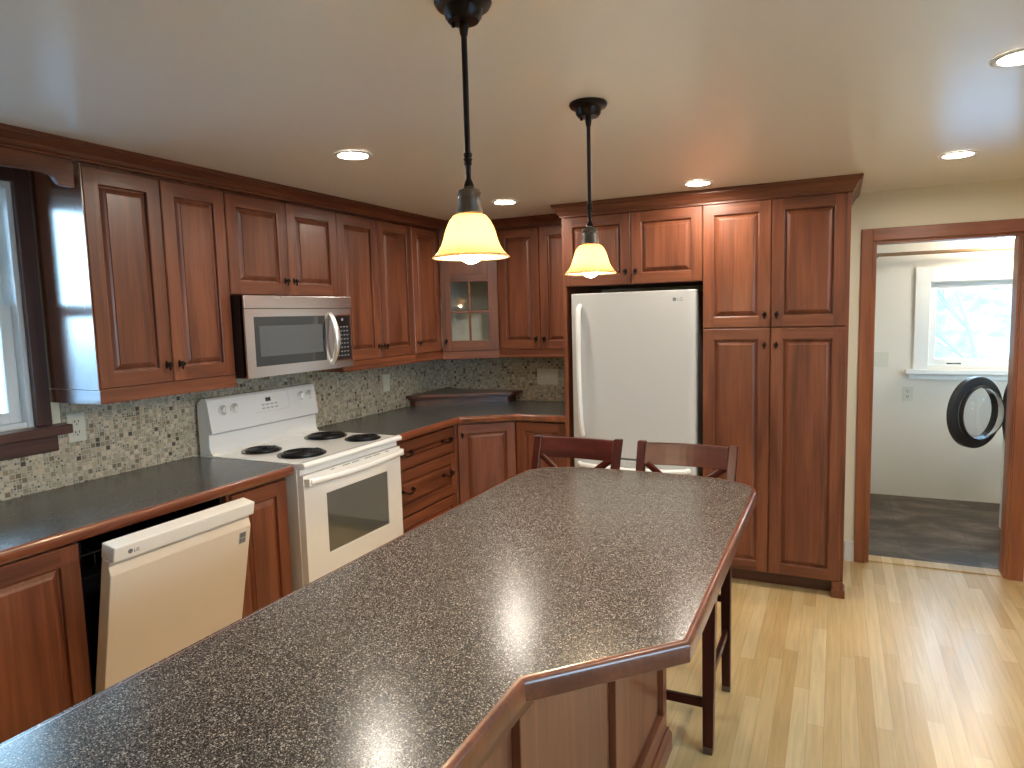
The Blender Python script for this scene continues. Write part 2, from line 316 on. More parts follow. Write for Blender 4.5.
# ------------------------------------------------------------------ mesh helpers
class MB:
    def __init__(s): s.v = []; s.f = []; s.m = []
    def add(s, vs, fs, mi=0):
        o = len(s.v); s.v += [tuple(p) for p in vs]
        for f in fs: s.f.append(tuple(o+i for i in f)); s.m.append(mi)
        return s
    def box(s, x0, x1, y0, y1, z0, z1, mi=0):
        if x0 > x1: x0, x1 = x1, x0
        if y0 > y1: y0, y1 = y1, y0
        if z0 > z1: z0, z1 = z1, z0
        return s.add([(x0, y0, z0), (x1, y0, z0), (x1, y1, z0), (x0, y1, z0), (x0, y0, z1), (x1, y0, z1), (x1, y1, z1), (x0, y1, z1)],
                     [(0, 3, 2, 1), (4, 5, 6, 7), (0, 1, 5, 4), (1, 2, 6, 5), (2, 3, 7, 6), (3, 0, 4, 7)], mi)
    def prism(s, poly, a0, a1, axis='z', mi=0):
        n = len(poly)
        def P(p, a):
            if axis == 'z': return (p[0], p[1], a)
            if axis == 'y': return (p[0], a, p[1])
            return (a, p[0], p[1])
        vs = [P(p, a0) for p in poly] + [P(p, a1) for p in poly]
        fs = [tuple(range(n-1, -1, -1)), tuple(range(n, 2*n))] + [(i, (i+1) % n, n+(i+1) % n, n+i) for i in range(n)]
        return s.add(vs, fs, mi)
    def lathe(s, prof, c=(0, 0, 0), axis='z', n=32, mi=0):
        cx, cy, cz = c; vs = []
        for (r, h) in prof:
            for i in range(n):
                a = 2*PI*i/n; ca, sa = r*math.cos(a), r*math.sin(a)
                if axis == 'z': vs.append((cx+ca, cy+sa, cz+h))
                elif axis == 'y': vs.append((cx+ca, cy+h, cz+sa))
                else: vs.append((cx+h, cy+ca, cz+sa))
        fs = []
        for j in range(len(prof)-1):
            for i in range(n):
                k = (i+1) % n; fs.append((j*n+i, j*n+k, (j+1)*n+k, (j+1)*n+i))
        if prof[0][0] > 1e-6: fs.append(tuple(range(n-1, -1, -1)))
        if prof[-1][0] > 1e-6: fs.append(tuple(range((len(prof)-1)*n, len(prof)*n)))
        return s.add(vs, fs, mi)
    def shell(s, prof, c=(0, 0, 0), n=40, mi=0):          # open lathe, no caps
        vs = [(c[0]+r*math.cos(2*PI*i/n), c[1]+r*math.sin(2*PI*i/n), c[2]+h) for r, h in prof for i in range(n)]
        fs = [(j*n+i, j*n+(i+1) % n, (j+1)*n+(i+1) % n, (j+1)*n+i) for j in range(len(prof)-1) for i in range(n)]
        return s.add(vs, fs, mi)
    def tube(s, path, r, n=10, mi=0, closed=False, sx=1.0, up=None):
        P = [Vector(p) for p in path]; m = len(P); vs = []
        rr = r if isinstance(r, (list, tuple)) else [r]*m
        nn = None
        for i in range(m):
            if closed: t = (P[(i+1) % m]-P[i-1]).normalized()
            else: t = (P[min(i+1, m-1)]-P[max(i-1, 0)]).normalized()
            if nn is None:
                u0 = Vector(up) if up else (Vector((0, 0, 1)) if abs(t.z) < .9 else Vector((1, 0, 0)))
                nn = (u0 - t*u0.dot(t)).normalized()
            else: nn = (nn - t*nn.dot(t)).normalized()
            b = t.cross(nn)
            for k in range(n):
                a = 2*PI*k/n
                vs.append(P[i] + nn*rr[i]*math.cos(a) + b*rr[i]*sx*math.sin(a))
        fs = []
        for i in range(m if closed else m-1):
            j = (i+1) % m
            for k in range(n):
                l = (k+1) % n; fs.append((i*n+k, i*n+l, j*n+l, j*n+k))
        if not closed: fs += [tuple(range(n-1, -1, -1)), tuple(range((m-1)*n, m*n))]
        return s.add(vs, fs, mi)
    def sweep(s, prof, path, mi=0):
        """prof: list of (outward, z); path: list of (x, y); outward is to the right of travel; mitred."""
        n = len(prof); m = len(path); vs = []
        for i in range(m):
            p = Vector(path[i])
            d0 = (p-Vector(path[i-1])).normalized() if i else None
            d1 = (Vector(path[i+1])-p).normalized() if i < m-1 else None
            if d0 is None: nn = Vector((d1.y, -d1.x)); k = 1
            elif d1 is None: nn = Vector((d0.y, -d0.x)); k = 1
            else:
                a = Vector((d0.y, -d0.x)); b = Vector((d1.y, -d1.x)); nn = (a+b).normalized(); k = 1/max(.3, nn.dot(a))
            for (o, z) in prof: q = p+nn*o*k; vs.append((q.x, q.y, z))
        fs = []
        for i in range(m-1):
            for k in range(n):
                l = (k+1) % n; fs.append((i*n+k, i*n+l, (i+1)*n+l, (i+1)*n+k))
        fs += [tuple(range(n)), tuple(range(m*n-1, (m-1)*n-1, -1))]
        return s.add(vs, fs, mi)

def obj(name, mb, mats, parent=None, loc=(0, 0, 0), rotz=0, bevel=0, seg=2, smooth=False, fixn=True):
    me = bpy.data.meshes.new(name)
    me.from_pydata(mb.v, [], mb.f)
    mats = mats if isinstance(mats, (list, tuple)) else [mats]
    for k in mats: me.materials.append(M[k])
    for p, mi in zip(me.polygons, mb.m): p.material_index = mi
    if fixn:
        bm = bmesh.new(); bm.from_mesh(me); bmesh.ops.recalc_face_normals(bm, faces=bm.faces[:]); bm.to_mesh(me); bm.free()
    o = bpy.data.objects.new(name, me); COL.objects.link(o)
    o.location = loc; o.rotation_euler = (0, 0, rotz)
    if parent: o.parent = parent
    if smooth:
        for p in me.polygons: p.use_smooth = True
        try: me.set_sharp_from_angle(angle=math.radians(38))
        except Exception: pass
    if bevel:
        b = o.modifiers.new('bevel', 'BEVEL'); b.width = bevel; b.segments = seg; b.limit_method = 'ANGLE'; b.angle_limit = math.radians(40)
        if not smooth:
            b.harden_normals = False
    return o

def tag(o, label, cat, group=None):
    o['label'] = label; o['category'] = cat
    if group: o['group'] = group
    return o
def thing(name, label, cat, loc=(0, 0, 0), rotz=0, group=None):
    o = bpy.data.objects.new(name, None); COL.objects.link(o); o.empty_display_size = .1
    o.location = loc; o.rotation_euler = (0, 0, rotz); return tag(o, label, cat, group)
def struct(name, mb, mats, label=None, parent=None, **k):
    o = obj(name, mb, mats, parent, **k); 
    if not parent: o['kind'] = 'structure'
    if label: o['label'] = label
    return o
def dup(root, loc, rotz, label=None):
    r = root.copy(); COL.objects.link(r); r.location = loc; r.rotation_euler = (0, 0, rotz)
    if label: r['label'] = label
    for ch in list(root.children):
        c = ch.copy(); COL.objects.link(c); c.parent = r
        for g in list(ch.children):
            d = g.copy(); COL.objects.link(d); d.parent = c
    return r
def text(name, s, size, mat, parent, loc, rot, depth=.0004):
    cu = bpy.data.curves.new(name, 'FONT'); cu.body = s; cu.size = size; cu.extrude = depth
    o = bpy.data.objects.new(name, cu); COL.objects.link(o)
    dg = bpy.context.evaluated_depsgraph_get(); me = bpy.data.meshes.new_from_object(o.evaluated_get(dg))
    bpy.data.objects.remove(o); me.materials.clear(); me.materials.append(M[mat])
    q = bpy.data.objects.new(name, me); COL.objects.link(q); q.parent = parent; q.location = loc; q.rotation_euler = rot
    return q

# ------------------------------------------------------------------ room shell
def wall_with_hole(u0, u1, z0, z1, holes, a0, a1, axis):
    """wall plane along u (x or y), thickness a0..a1 on the other axis, rectangular holes (u0,u1,z0,z1)."""
    mb = MB(); us = sorted({u0, u1, *[h[0] for h in holes], *[h[1] for h in holes]}); zs = sorted({z0, z1, *[h[2] for h in holes], *[h[3] for h in holes]})
    for i in range(len(us)-1):
        for j in range(len(zs)-1):
            cu, cz = (us[i]+us[i+1])/2, (zs[j]+zs[j+1])/2
            if any(h[0] < cu < h[1] and h[2] < cz < h[3] for h in holes): continue
            if axis == 'y': mb.box(a0, a1, us[i], us[i+1], zs[j], zs[j+1])
            else: mb.box(us[i], us[i+1], a0, a1, zs[j], zs[j+1])
    return mb
YF, XR = -2.6, 4.55       # wall behind the camera, right wall
WZ0, WZ1 = 1.175, 2.10    # left window
mb = wall_with_hole(YF-.12, YW+.12, 0, H, [(.06, 1.088, WZ0, WZ1)], -.16, 0, 'y')
struct('wall_left', mb, 'wall')
mb = wall_with_hole(0, XR, 0, H, [(2.86, XR, -1, 3)], YW, YW+.12, 'x')
mb2 = wall_with_hole(2.862, XR, 0, H, [(2.979, 3.69, -1, 1.926)], YD, YD+.12, 'x')
struct('wall_back', mb, 'wall')
struct('wall_back_right', mb2, 'wall')
mb = wall_with_hole(YF-.12, YD, 0, H, [(-.2, 1.1, .9, 2.0)], XR, XR+.15, 'y')
struct('wall_right', mb, 'wall')
mb = wall_with_hole(0, XR, 0, H, [], YF-.12, YF, 'x')
struct('wall_front', mb, 'wall')
struct('floor', MB().box(0, XR, YF, YD+.118, -.05, 0), 'floor')
struct('ceiling', MB().box(-.16, XR+.15, YF-.12, YD+.12, H, H+.1), 'ceiling')

# laundry room beyond the doorway
YL = 5.805
struct('floor_laundry', MB().box(2.6, 5.0, YD+.12, YL, -.05, -.002), 'slate')
struct('ceiling_laundry', MB().box(2.5, 5.1, YD+.12, YL+.15, 2.06, 2.16), 'laundry')
mb = wall_with_hole(2.5, 5.1, -.05, 2.06, [(3.44, 4.20, 1.06, 1.73)], YL, YL+.15, 'x'); struct('wall_laundry_far', mb, 'laundry')
struct('wall_laundry_left', MB().box(2.5, 2.6, YD+.12, YL, -.05, 2.06), 'laundry')
struct('wall_laundry_right', MB().box(5.0, 5.1, YD+.12, YL, -.05, 2.06), 'laundry')

# doorway casing and jambs
mb = MB()
mb.box(2.919, 2.979, YD-.018, YD, 0, 1.996).box(3.69, 3.765, YD-.018, YD, 0, 1.996)
mb.box(2.979, 3.0, YD, YD+.12, 0, 1.91).box(3.675, 3.69, YD, YD+.12, 0, 1.91)
mb.box(2.979, 3.69, YD-.018, YD, 1.926, 1.996, 1).box(2.979, 3.69, YD, YD+.12, 1.91, 1.926, 1)
mb.box(2.919, 2.979, YD+.12, YD+.135, 0, 1.996).box(3.69, 3.765, YD+.12, YD+.135, 0, 1.996).box(2.979, 3.69, YD+.12, YD+.135, 1.926, 1.996, 1)
struct('door_1', mb, ['jamb', 'jambx'], bevel=.003)
struct('trim_1', MB().box(3.0, 3.675, YD+.02, YD+.125, -.002, .008), 'floor', bevel=.003)
mb = MB().box(2.866, 2.919, YD-.014, YD, 0, .10).box(2.866, 2.919, YD-.010, YD, .10, .125)
struct('baseboard_back', mb, 'white_wood', bevel=.002)
mb = MB().box(3.765, XR, YD-.014, YD, 0, .10).box(3.765, XR, YD-.010, YD, .10, .125)
struct('baseboard_right', mb, 'white_wood', bevel=.002)

# mosaic backsplash
mb = MB().box(0, .006, YF+.5, 1.19, .918, 1.14).box(0, .006, 1.19, YW, .918, 1.33)
struct('trim_2', mb, 'mosaic')
struct('trim_3', MB().box(.006, 1.29, YW-.006, YW, .918, 1.33), 'mosaic')

# left window
w = MB(); 
w.box(-.15, 0, .06, .085, WZ0, WZ1).box(-.15, 0, 1.070, 1.088, WZ0, WZ1).box(-.15, 0, .085, 1.070, WZ1-.025, WZ1).box(-.15, -.01, .085, 1.070, WZ0, WZ0+.02)
win = struct('window_1', w, 'white_trim', bevel=.002)
def sash(z0, z1, x0, x1, y0=.085, y1=1.070, b=.042):
    return MB().box(x0, x1, y0, y0+b, z0, z1).box(x0, x1, y1-b, y1, z0, z1).box(x0, x1, y0+b, y1-b, z0, z0+b).box(x0, x1, y0+b, y1-b, z1-b, z1)
zm = 1.62
obj('sash', sash(WZ0+.02, zm+.025, -.075, -.04), 'white_trim', win, bevel=.003)
obj('sash', sash(zm-.025, WZ1-.025, -.115, -.08), 'white_trim', win, bevel=.003)
obj('pane', MB().box(-.060, -.056, .13, 1.030, WZ0+.055, zm-.02), 'glass', win)
obj('pane', MB().box(-.100, -.096, .13, 1.030, zm+.015, WZ1-.07), 'glass', win)
cs = MB().box(0, .024, 1.088, 1.145, WZ0, 2.16).box(0, .024, -.03, .06, WZ0, 2.16).box(0, .024, .06, 1.088, WZ1, 2.16)
obj('window_casing', cs, 'walnut', win, bevel=.003)
obj('window_sill', MB().box(-.012, .078, -.08, 1.19, 1.138, 1.174).box(0.0, .03, -.03, 1.158, 1.07, 1.138), 'walnuty', win, bevel=.004)

# window in laundry
w = MB().box(3.353, 3.455, YL-.02, YL, 1.04, 1.84).box(4.185, 4.29, YL-.02, YL, 1.04, 1.84).box(3.455, 4.185, YL-.02, YL, 1.725, 1.84)
w.box(3.30, 4.34, YL-.07, YL, 1.005, 1.04).box(3.325, 4.315, YL-.025, YL, .96, 1.005)
lw = struct('window_2', w, 'white_trim', bevel=.003)
fr = MB()
def frame(mb, x0, x1, z0, z1, y0, y1, b, mi=0):
    mb.box(x0, x0+b, y0, y1, z0, z1, mi).box(x1-b, x1, y0, y1, z0, z1, mi).box(x0+b, x1-b, y0, y1, z0, z0+b, mi).box(x0+b, x1-b, y0, y1, z1-b, z1, mi); return mb
obj('window_frame', frame(frame(MB(), 3.44, 4.20, 1.06, 1.73, YL, YL+.14, .018), 3.458, 4.182, 1.078, 1.712, YL+.03, YL+.07, .045), 'white_trim', lw, bevel=.002)
obj('pane', MB().box(3.50, 4.14, YL+.048, YL+.052, 1.12, 1.67), 'glass', lw)
obj('window_latch', MB().box(3.58, 3.68, YL+.005, YL+.03, 1.078, 1.094), 'chrome', lw, bevel=.003)

# wide window in the right wall, beyond the picture (daylight of the room)
def big_window(n, axis, a, u0, u1, z0, z1, t):
    mb = MB(); mid = (u0+u1)/2
    P = (lambda x0, x1, z0, z1, mb: mb.box(x0, x1, a, a+t, z0, z1)) if axis == 'x' else (lambda x0, x1, z0, z1, mb: mb.box(a, a+t, x0, x1, z0, z1))
    for (x0, x1) in ((u0, u0+.06), (u1-.06, u1), (mid-.035, mid+.035)): P(x0, x1, z0, z1, mb)
    P(u0+.06, mid-.035, z0, z0+.06, mb); P(mid+.035, u1-.06, z0, z0+.06, mb); P(u0+.06, mid-.035, z1-.06, z1, mb); P(mid+.035, u1-.06, z1-.06, z1, mb)
    return struct('window_%d' % n, mb, 'white_trim', bevel=.003)
big_window(3, 'y', XR+.03, -.2, 1.1, .9, 2.0, .05)

# ------------------------------------------------------------------ outdoors
def hfun(x, y):
    d = max(0, y-14); e = max(0, -6-x)
    return -.6 + min(.55*d, 4+.1*d) + .03*e + .25*math.sin(x*.31+1)*math.cos(y*.27)
gm = MB(); n = 60
vs = []; x0, x1, y0, y1 = -40, 45, -30, 60
for i in range(n+1):
    for j in range(n+1):
        x = x0+(x1-x0)*i/n; y = y0+(y1-y0)*j/n
        inside = -2 < x < 6.5 and -4 < y < 8
        vs.append((x, y, -.6 if inside else hfun(x, y)))
gm.add(vs, [(i*(n+1)+j, (i+1)*(n+1)+j, (i+1)*(n+1)+j+1, i*(n+1)+j+1) for i in range(n) for j in range(n)])
g = struct('ground', gm, 'snow', smooth=True)
def tree_mesh(seed, h):
    rnd = random.Random(seed); mb = MB()
    def grow(p, d, L_, r, k):
        segs = 4; path = [p]; dd = d.copy()
        for i in range(segs):
            dd = (dd + Vector((rnd.uniform(-.16, .16), rnd.uniform(-.16, .16), rnd.uniform(-.02, .12)))).normalized(); path.append(path[-1]+dd*L_/segs)
        mb.tube(path, [r*(1-.5*i/segs) for i in range(segs+1)], n=5)
        if k == 0: return
        for _ in range(4 if k > 1 else 5):
            t = rnd.uniform(.35, 1); q = path[min(segs, int(t*segs))]
            a = rnd.uniform(0, 2*PI); nd = (dd + Vector((math.cos(a), math.sin(a), rnd.uniform(.0, .5)))*.85).normalized()
            grow(q, nd, L_*rnd.uniform(.45, .65), r*.45, k-1)
    grow(Vector((0, 0, 0)), Vector((0, 0, 1)), h, h*.02, 3)
    return mb
tl = ['bare leafless tree in the snowy yard seen through the laundry window, nearest one', 'bare leafless tree further back on the left of the laundry window view',
      'bare leafless tree further back towards the middle of the laundry window view', 'bare leafless tree furthest back at the right of the laundry window view']
for k, (tx, ty, th) in enumerate([(4.9, 12.2, 2.6), (2.2, 15.5, 3.0), (7.2, 15.5, 3.2), (9.2, 20, 3.6)]):
    tag(obj('bare_tree', tree_mesh(k+3, th), 'bark', loc=(tx, ty, hfun(tx, ty)-.05)), tl[k], 'tree', 'bare trees outside the laundry window')

# ------------------------------------------------------------------ cabinet parts
def door_mb(Wd, Hd, t=.02, fw=.058, drawer=False):
    """raised panel door: x 0..W, z 0..H, front at y=-t; slot 0 upright grain, slot 1 sideways grain."""
    mb = MB(); e = .004
    def rect(i, y): return [(i, y, i), (Wd-i, y, i), (Wd-i, y, Hd-i), (i, y, Hd-i)]
    # back and edges
    mb.add(rect(0, 0) + rect(0, -t+e) + rect(e, -t), [(3, 2, 1, 0)] + [(i, (i+1) % 4, 4+(i+1) % 4, 4+i) for i in range(4)] + [(4+i, 4+(i+1) % 4, 8+(i+1) % 4, 8+i) for i in range(4)], 0)
    # flat frame: stiles run full height, rails between
    mb.add([(e, -t, e), (fw, -t, e), (fw, -t, Hd-e), (e, -t, Hd-e)], [(0, 1, 2, 3)], 0)
    mb.add([(Wd-fw, -t, e), (Wd-e, -t, e), (Wd-e, -t, Hd-e), (Wd-fw, -t, Hd-e)], [(0, 1, 2, 3)], 0)
    mb.add([(fw, -t, e), (Wd-fw, -t, e), (Wd-fw, -t, fw), (fw, -t, fw)], [(0, 1, 2, 3)], 1)
    mb.add([(fw, -t, Hd-fw), (Wd-fw, -t, Hd-fw), (Wd-fw, -t, Hd-e), (fw, -t, Hd-e)], [(0, 1, 2, 3)], 1)
    mi = 1 if drawer else 0
    rb = .014 if drawer else .019
    loops = [(fw, -t), (fw+.003, -t+.002), (fw+.004, -t+.013), (fw+.010, -t+.014), (fw+.012+rb*.5, -t+.006), (fw+.011+rb, -t+.003), (fw+.012+rb, -t+.0)]
    pr = rect(*loops[0])
    for lp in loops[1:]:
        nx = rect(*lp)
        mb.add(pr+nx, [(i, (i+1) % 4, 4+(i+1) % 4, 4+i) for i in range(4)], mi); pr = nx
    mb.add(pr, [(0, 1, 2, 3)], mi)
    return mb
def knob_mb():
    mb = MB()
    mb.lathe([(.0, -.0035), (.0075, -.0033), (.009, -.001), (.009, 0)], (0, 0, 0), 'y', 14)
    for v_ in range(len(mb.v)): x, y, z = mb.v[v_]; mb.v[v_] = (x*.8, y, z*1.9)
    mb.lathe([(.0045, -.002), (.004, -.012), (.0065, -.016), (.0105, -.019), (.0115, -.023), (.009, -.027), (.0, -.0285)], (0, 0, 0), 'y', 16)
    mb.lathe([(.0, .0), (.0035, -.003), (.005, -.010), (.003, -.017), (.0, -.019)], (0, -.020, -.006), 'z', 10)
    return mb
def pull_mb(w=.10):
    mb = MB()
    for s in (-1, 1):
        mb.lathe([(.013, 0), (.013, -.003), (.006, -.004), (.0045, -.018)], (s*w/2, 0, 0), 'y', 12)
    mb.tube([(-w/2-.008, -.018, .001), (-w/2, -.020, 0), (-w/4, -.026, -.010), (0, -.028, -.013), (w/4, -.026, -.010), (w/2, -.020, 0), (w/2+.008, -.018, .001)], [.003, .0045, .005, .0065, .005, .0045, .003], n=8)
    return mb
KN = obj('knob', knob_mb(), 'bronze', smooth=True); kmesh = KN.data; bpy.data.objects.remove(KN)
PU = obj('pull', pull_mb(), 'bronze', smooth=True); pmesh = PU.data; bpy.data.objects.remove(PU)
def knob(parent, x, z, y=-.02, name='knob', me=None):
    o = bpy.data.objects.new(name, me or kmesh); COL.objects.link(o); o.parent = parent; o.location = (x, y, z); return o
def add_door(parent, x, z, w, h, yfront, kx=None, kz=None, rotz=0, name='door', drawer=False):
    """front face at local y = yfront"""
    g = .0018
    d = obj(name, door_mb(w-2*g, h-2*g, drawer=drawer), ['cherry', 'cherry_x'], parent, (x+g, yfront+.02, z+g), rotz)
    if kx is not None: knob(d, kx-g, kz-g)
    return d
def carc(mb, W_, D, z0, z1, t=.018):
    mb.box(0, W_, -D, 0, z0, z1)
LR = .309
def upper(label, loc, rotz, W_, D, z0, z1, doors, zd1, rail=None, side=None):
    t = thing('upper_cabinet', label, 'cabinet', loc, rotz, 'wall cabinets')
    obj('cabinet_body', MB().box(0, W_, -(D-.02), 0, z0, z1), ['cherry'], t, bevel=.001)
    for (x, w, kx) in doors:
        add_door(t, x, z0, w, zd1-z0, -D, kx, .075)
    if rail:
        rp = [(-D+.004, z0), (-D+.004, rail+.018), (-D-.006, rail+.012), (-D-.006, rail), (-D+.016, rail), (-D+.016, z0)]
        mb = MB().prism(rp, 0, W_, 'x')
        if side == 'left': mb.box(0, .02, -D+.016, -.0, rail, z0)
        if side == 'right': mb.box(W_-.02, W_, -D+.016, -.0, rail, z0)
        obj('light_rail', mb, 'cherry_x', t, bevel=.001)
    return t
ZT = 2.142; ZU = 1.3156; ZR = 1.262; ZC = 2.17
yA0, yA1, yA2, yB1, yB2, yC1, yC2, yD = 1.159, 1.479, 1.8013, 2.1774, 2.5554, 2.9193, 3.285, 3.62
L90 = PI/2
kA = .03
t = upper('tall two-door cherry wall cabinet right beside the left window, its side shining with window light', (.002, yA0, 0), L90, yA2-yA0, LR, ZU, ZC,
      [(0, yA1-yA0, yA1-yA0-kA), (yA1-yA0, yA2-yA1, kA)], ZT, ZR, None)
sp = obj('side_panel', MB().box(-.004, 0, -LR-.004, 0, ZR, ZU-.001).box(-.004, 0, -LR+.0, 0, ZU+.001, ZT+.006), 'side', t); sp['label'] = 'polished side panel mirroring the bright window'
upper('short two-door cherry wall cabinet directly above the microwave', (.002, yA2, 0), L90, yB2-yA2, LR, 1.681, ZC,
      [(0, yB1-yA2, yB1-yA2-kA), (yB1-yA2, yB2-yB1, kA)], ZT)
upper('tall two-door cherry wall cabinet immediately right of the microwave', (.002, yB2, 0), L90, yC2-yB2, LR, ZU, ZC,
      [(0, yC1-yB2, yC1-yB2-kA), (yC1-yB2, yC2-yC1, kA)], ZT, ZR, 'left')
upper('narrow single-door cherry wall cabinet just left of the glass-door corner cabinet', (.002, yC2, 0), L90, yD-yC2, LR, ZU, ZC,
      [(0, yD-yC2, kA)], ZT, ZR)
# corner cabinet with glass door
XC2, YU = .655, 3.82
t = thing('corner_cabinet', 'cherry corner wall cabinet with small-paned glass door and pale interior', 'cabinet')
poly = [(0.002, yD+.001), (LR-.02, yD+.001), (XC2-.001, YU+.02), (XC2-.001, YW-.002), (0.002, YW-.002)]
b = MB().prism(poly, ZU, ZU+.018).prism(poly, 2.10, ZC)
b.box(0, LR-.02, yD, yD+.012, ZU+.018, 2.10).box(XC2-.012, XC2, YU+.022, YW, ZU+.018, 2.10)
obj('cabinet_body', b, 'cherry', t)
ib = MB().box(.008, .014, yD+.012, YW-.008, ZU+.018, 2.10).box(.014, XC2-.012, YW-.014, YW-.008, ZU+.018, 2.10).prism([(.014, yD+.014), (LR-.03, yD+.014), (XC2-.014, YU+.03), (XC2-.014, YW-.014), (.014, YW-.014)], ZU+.018, ZU+.022)
o = obj('cabinet_lining', ib, 'cabin', t); o['label'] = 'pale cream inside lining'
ang = math.atan2(YU-yD, XC2-LR); Wg = math.hypot(YU-yD, XC2-LR)
dm = MB(); hgt = ZT-ZU; fw = .070
dm.box(.002, fw, -.02, 0, 0, hgt).box(Wg-fw, Wg-.002, -.02, 0, 0, hgt).box(fw, Wg-fw, -.02, 0, 0, fw, 1).box(fw, Wg-fw, -.02, 0, hgt-fw, hgt, 1)
dm.box(fw, Wg-fw, -.02, 0, .478, .53, 1)
dm.box(fw, Wg-fw, -.012, -.002, .53, hgt-fw, 0).box(Wg/2-.008, Wg/2+.008, -.02, -.004, fw, .478)
dm.box(fw, Wg/2-.008, -.019, -.004, .262, .278, 1).box(Wg/2+.008, Wg-fw, -.019, -.004, .262, .278, 1)
dg_ = obj('door', dm, ['cherry', 'cherry_x'], t, (LR, yD, ZU), ang, bevel=.002)
obj('glass_pane', MB().box(fw, Wg-fw, -.010, -.007, fw, .478), 'cabglass', dg_)
knob(dg_, .03, .072)
rp = [(0, ZU), (0, ZR)]
lr = MB().box(0, Wg, -.012, .006, ZR-.004, ZU)
obj('light_rail', lr, 'cherry_x', t, (LR, yD, 0), ang, bevel=.002)
# back run
XE = 1.288
t = upper('two-door cherry wall cabinet on the back wall between the glass corner cabinet and the refrigerator', (XC2, YW-.002, 0), 0, XE-XC2, YW-YU, ZU, ZC,
      [(0, .318, .318-kA), (.318, XE-XC2-.318, kA)], ZT, ZR)

# refrigerator surround
YP = 3.44; DP = YW-YP
t = thing('refrigerator_surround', 'cherry surround with a full-height side panel and two-door cabinet over the refrigerator', 'cabinet', (XE, YW-.002, 0))
obj('side_panel', MB().box(0, .024, -DP+.002, 0, 0, ZC), 'cherry', t, bevel=.001)
xl = 1.312-XE; xr = 2.1195-XE
obj('cabinet_body', MB().box(.024, xr, -DP+.02, 0, 1.7158, ZC), 'cherry', t)
xs = 1.7135-XE
add_door(t, xl-.018, 1.7158, xs-xl+.018, 2.128-1.7158, -DP, xs-xl+.018-kA, .075)
add_door(t, xs, 1.7158, xr-xs, 2.128-1.7158, -DP, kA, .075)
# pantry
t = thing('pantry_cabinet', 'floor-to-ceiling four-door cherry pantry between the refrigerator and the laundry doorway', 'cabinet', (2.1208, YW-.002, 0))
Wp = 2.842-2.1208; xs = 2.4773-2.1208
b = MB().box(0, Wp+.012, -DP+.02, 0, .09, ZC).box(0, Wp-.03, -DP+.09, 0, 0, .09)
b.box(Wp-.045, Wp+.012, -DP+.02, 0, 0, .09)
obj('cabinet_body', b, 'cherry', t, bevel=.001)
obj('foot', MB().box(Wp-.045, Wp+.022, -DP-.004, -DP+.10, 0, .045).box(Wp-.04, Wp+.012, -DP, -DP+.02, .045, .088), 'cherry', t, bevel=.003)
obj('toe_kick', MB().box(0, Wp-.046, -DP+.085, -DP+.09, 0, .09), 'shelf', t)
zm_ = 1.4513
for (x, w, kx) in ((0, xs, xs-kA), (xs, Wp-xs, kA)):
    add_door(t, x, zm_+.001, w, 2.128-zm_, -DP, kx, .07)
    add_door(t, x, .088, w, zm_-.089, -DP, kx, zm_-.089-.09)

# crown mouldings
def crown(k, zb=2.152):
    h = H-.0005-zb
    return [(0, zb), (.010*k, zb), (.010*k, zb+.13*h), (.022*k, zb+.2*h), (.034*k, zb+.42*h), (.058*k, zb+.64*h), (.078*k, zb+.72*h), (.078*k, zb+.8*h), (.088*k, zb+.86*h), (.088*k, H-.0005), (0, H-.0005)]
c = MB().sweep(crown(1.0), [(LR, YF+.6), (LR, yD), (XC2, YU), (XE-.070, YU)])
# frieze behind
c.box(LR-.02, LR, YF+.6, yA0-.008, 2.152, H-.0005)
tag(obj('crown_moulding', c, 'cherry_y', bevel=.001), 'long cherry crown moulding over the left and corner wall cabinets, below the ceiling', 'moulding')
c = MB().sweep(crown(.52, 2.128), [(XE-.005, YU), (XE-.005, YP-.003), (2.858, YP-.003), (2.858, YD-.002)])
tag(obj('crown_moulding', c, 'cherry_x', bevel=.001), 'cherry crown moulding stepping forward over the refrigerator surround and pantry', 'moulding')
# window valance
vp = [(-.1, 2.152), (-.1, 2.092), (1.030, 2.092), (1.050, 2.090), (1.064, 2.082), (1.072, 2.070), (1.080, 2.060), (1.092, 2.056), (1.135, 2.056), (1.135, 2.152)]
tag(obj('window_valance', MB().prism(vp, LR-.022, LR-.002, 'x'), 'cherry_y', bevel=.001), 'cherry valance board with a scrolled end spanning over the left window', 'valance')

# ------------------------------------------------------------------ base cabinets
DB = .61
def base(label, loc, rotz, W_, doors=(), drawers=(), kick=True, D=DB, zt=.877):
    t = thing('base_cabinet', label, 'cabinet', loc, rotz, 'base cabinets under the side worktops')
    obj('cabinet_body', MB().box(0, W_, -(D-.02), 0, .10, zt).box(0, W_, -(D-.09), 0, 0, .10), 'cherry', t, bevel=.001)
    for (x, w, z0, z1, kx, kz) in doors: add_door(t, x, z0, w, z1-z0, -D, kx, kz)
    for (x, w, z0, z1) in drawers:
        d = add_door(t, x, z0, w, z1-z0, -D, name='drawer', drawer=True)
        for q in (.17, .83): knob(d, w*q, (z1-z0)*.55, name='pull', me=pmesh)
    return t
base('cherry base cabinet nearest the camera, left of the open dishwasher', (.002, -.35, 0), L90, 1.205, doors=[(.0, .38, .11, .865, .35, .68), (.38, .38, .11, .865, .35, .68), (.77, .432, .11, .865, None, None)])
base('narrow single-door cherry base cabinet between dishwasher and range', (.002, 1.452, 0), L90, 1.785-1.452, doors=[(.015, .30, .11, .86, None, None)])
base('cherry three-drawer base cabinet right of the range', (.002, 2.575, 0), L90, 3.245-2.575, drawers=[(.0, .668, .70, .862), (.0, .668, .43, .694), (.0, .668, .11, .424)])
XBc, YBc = .905, 3.505
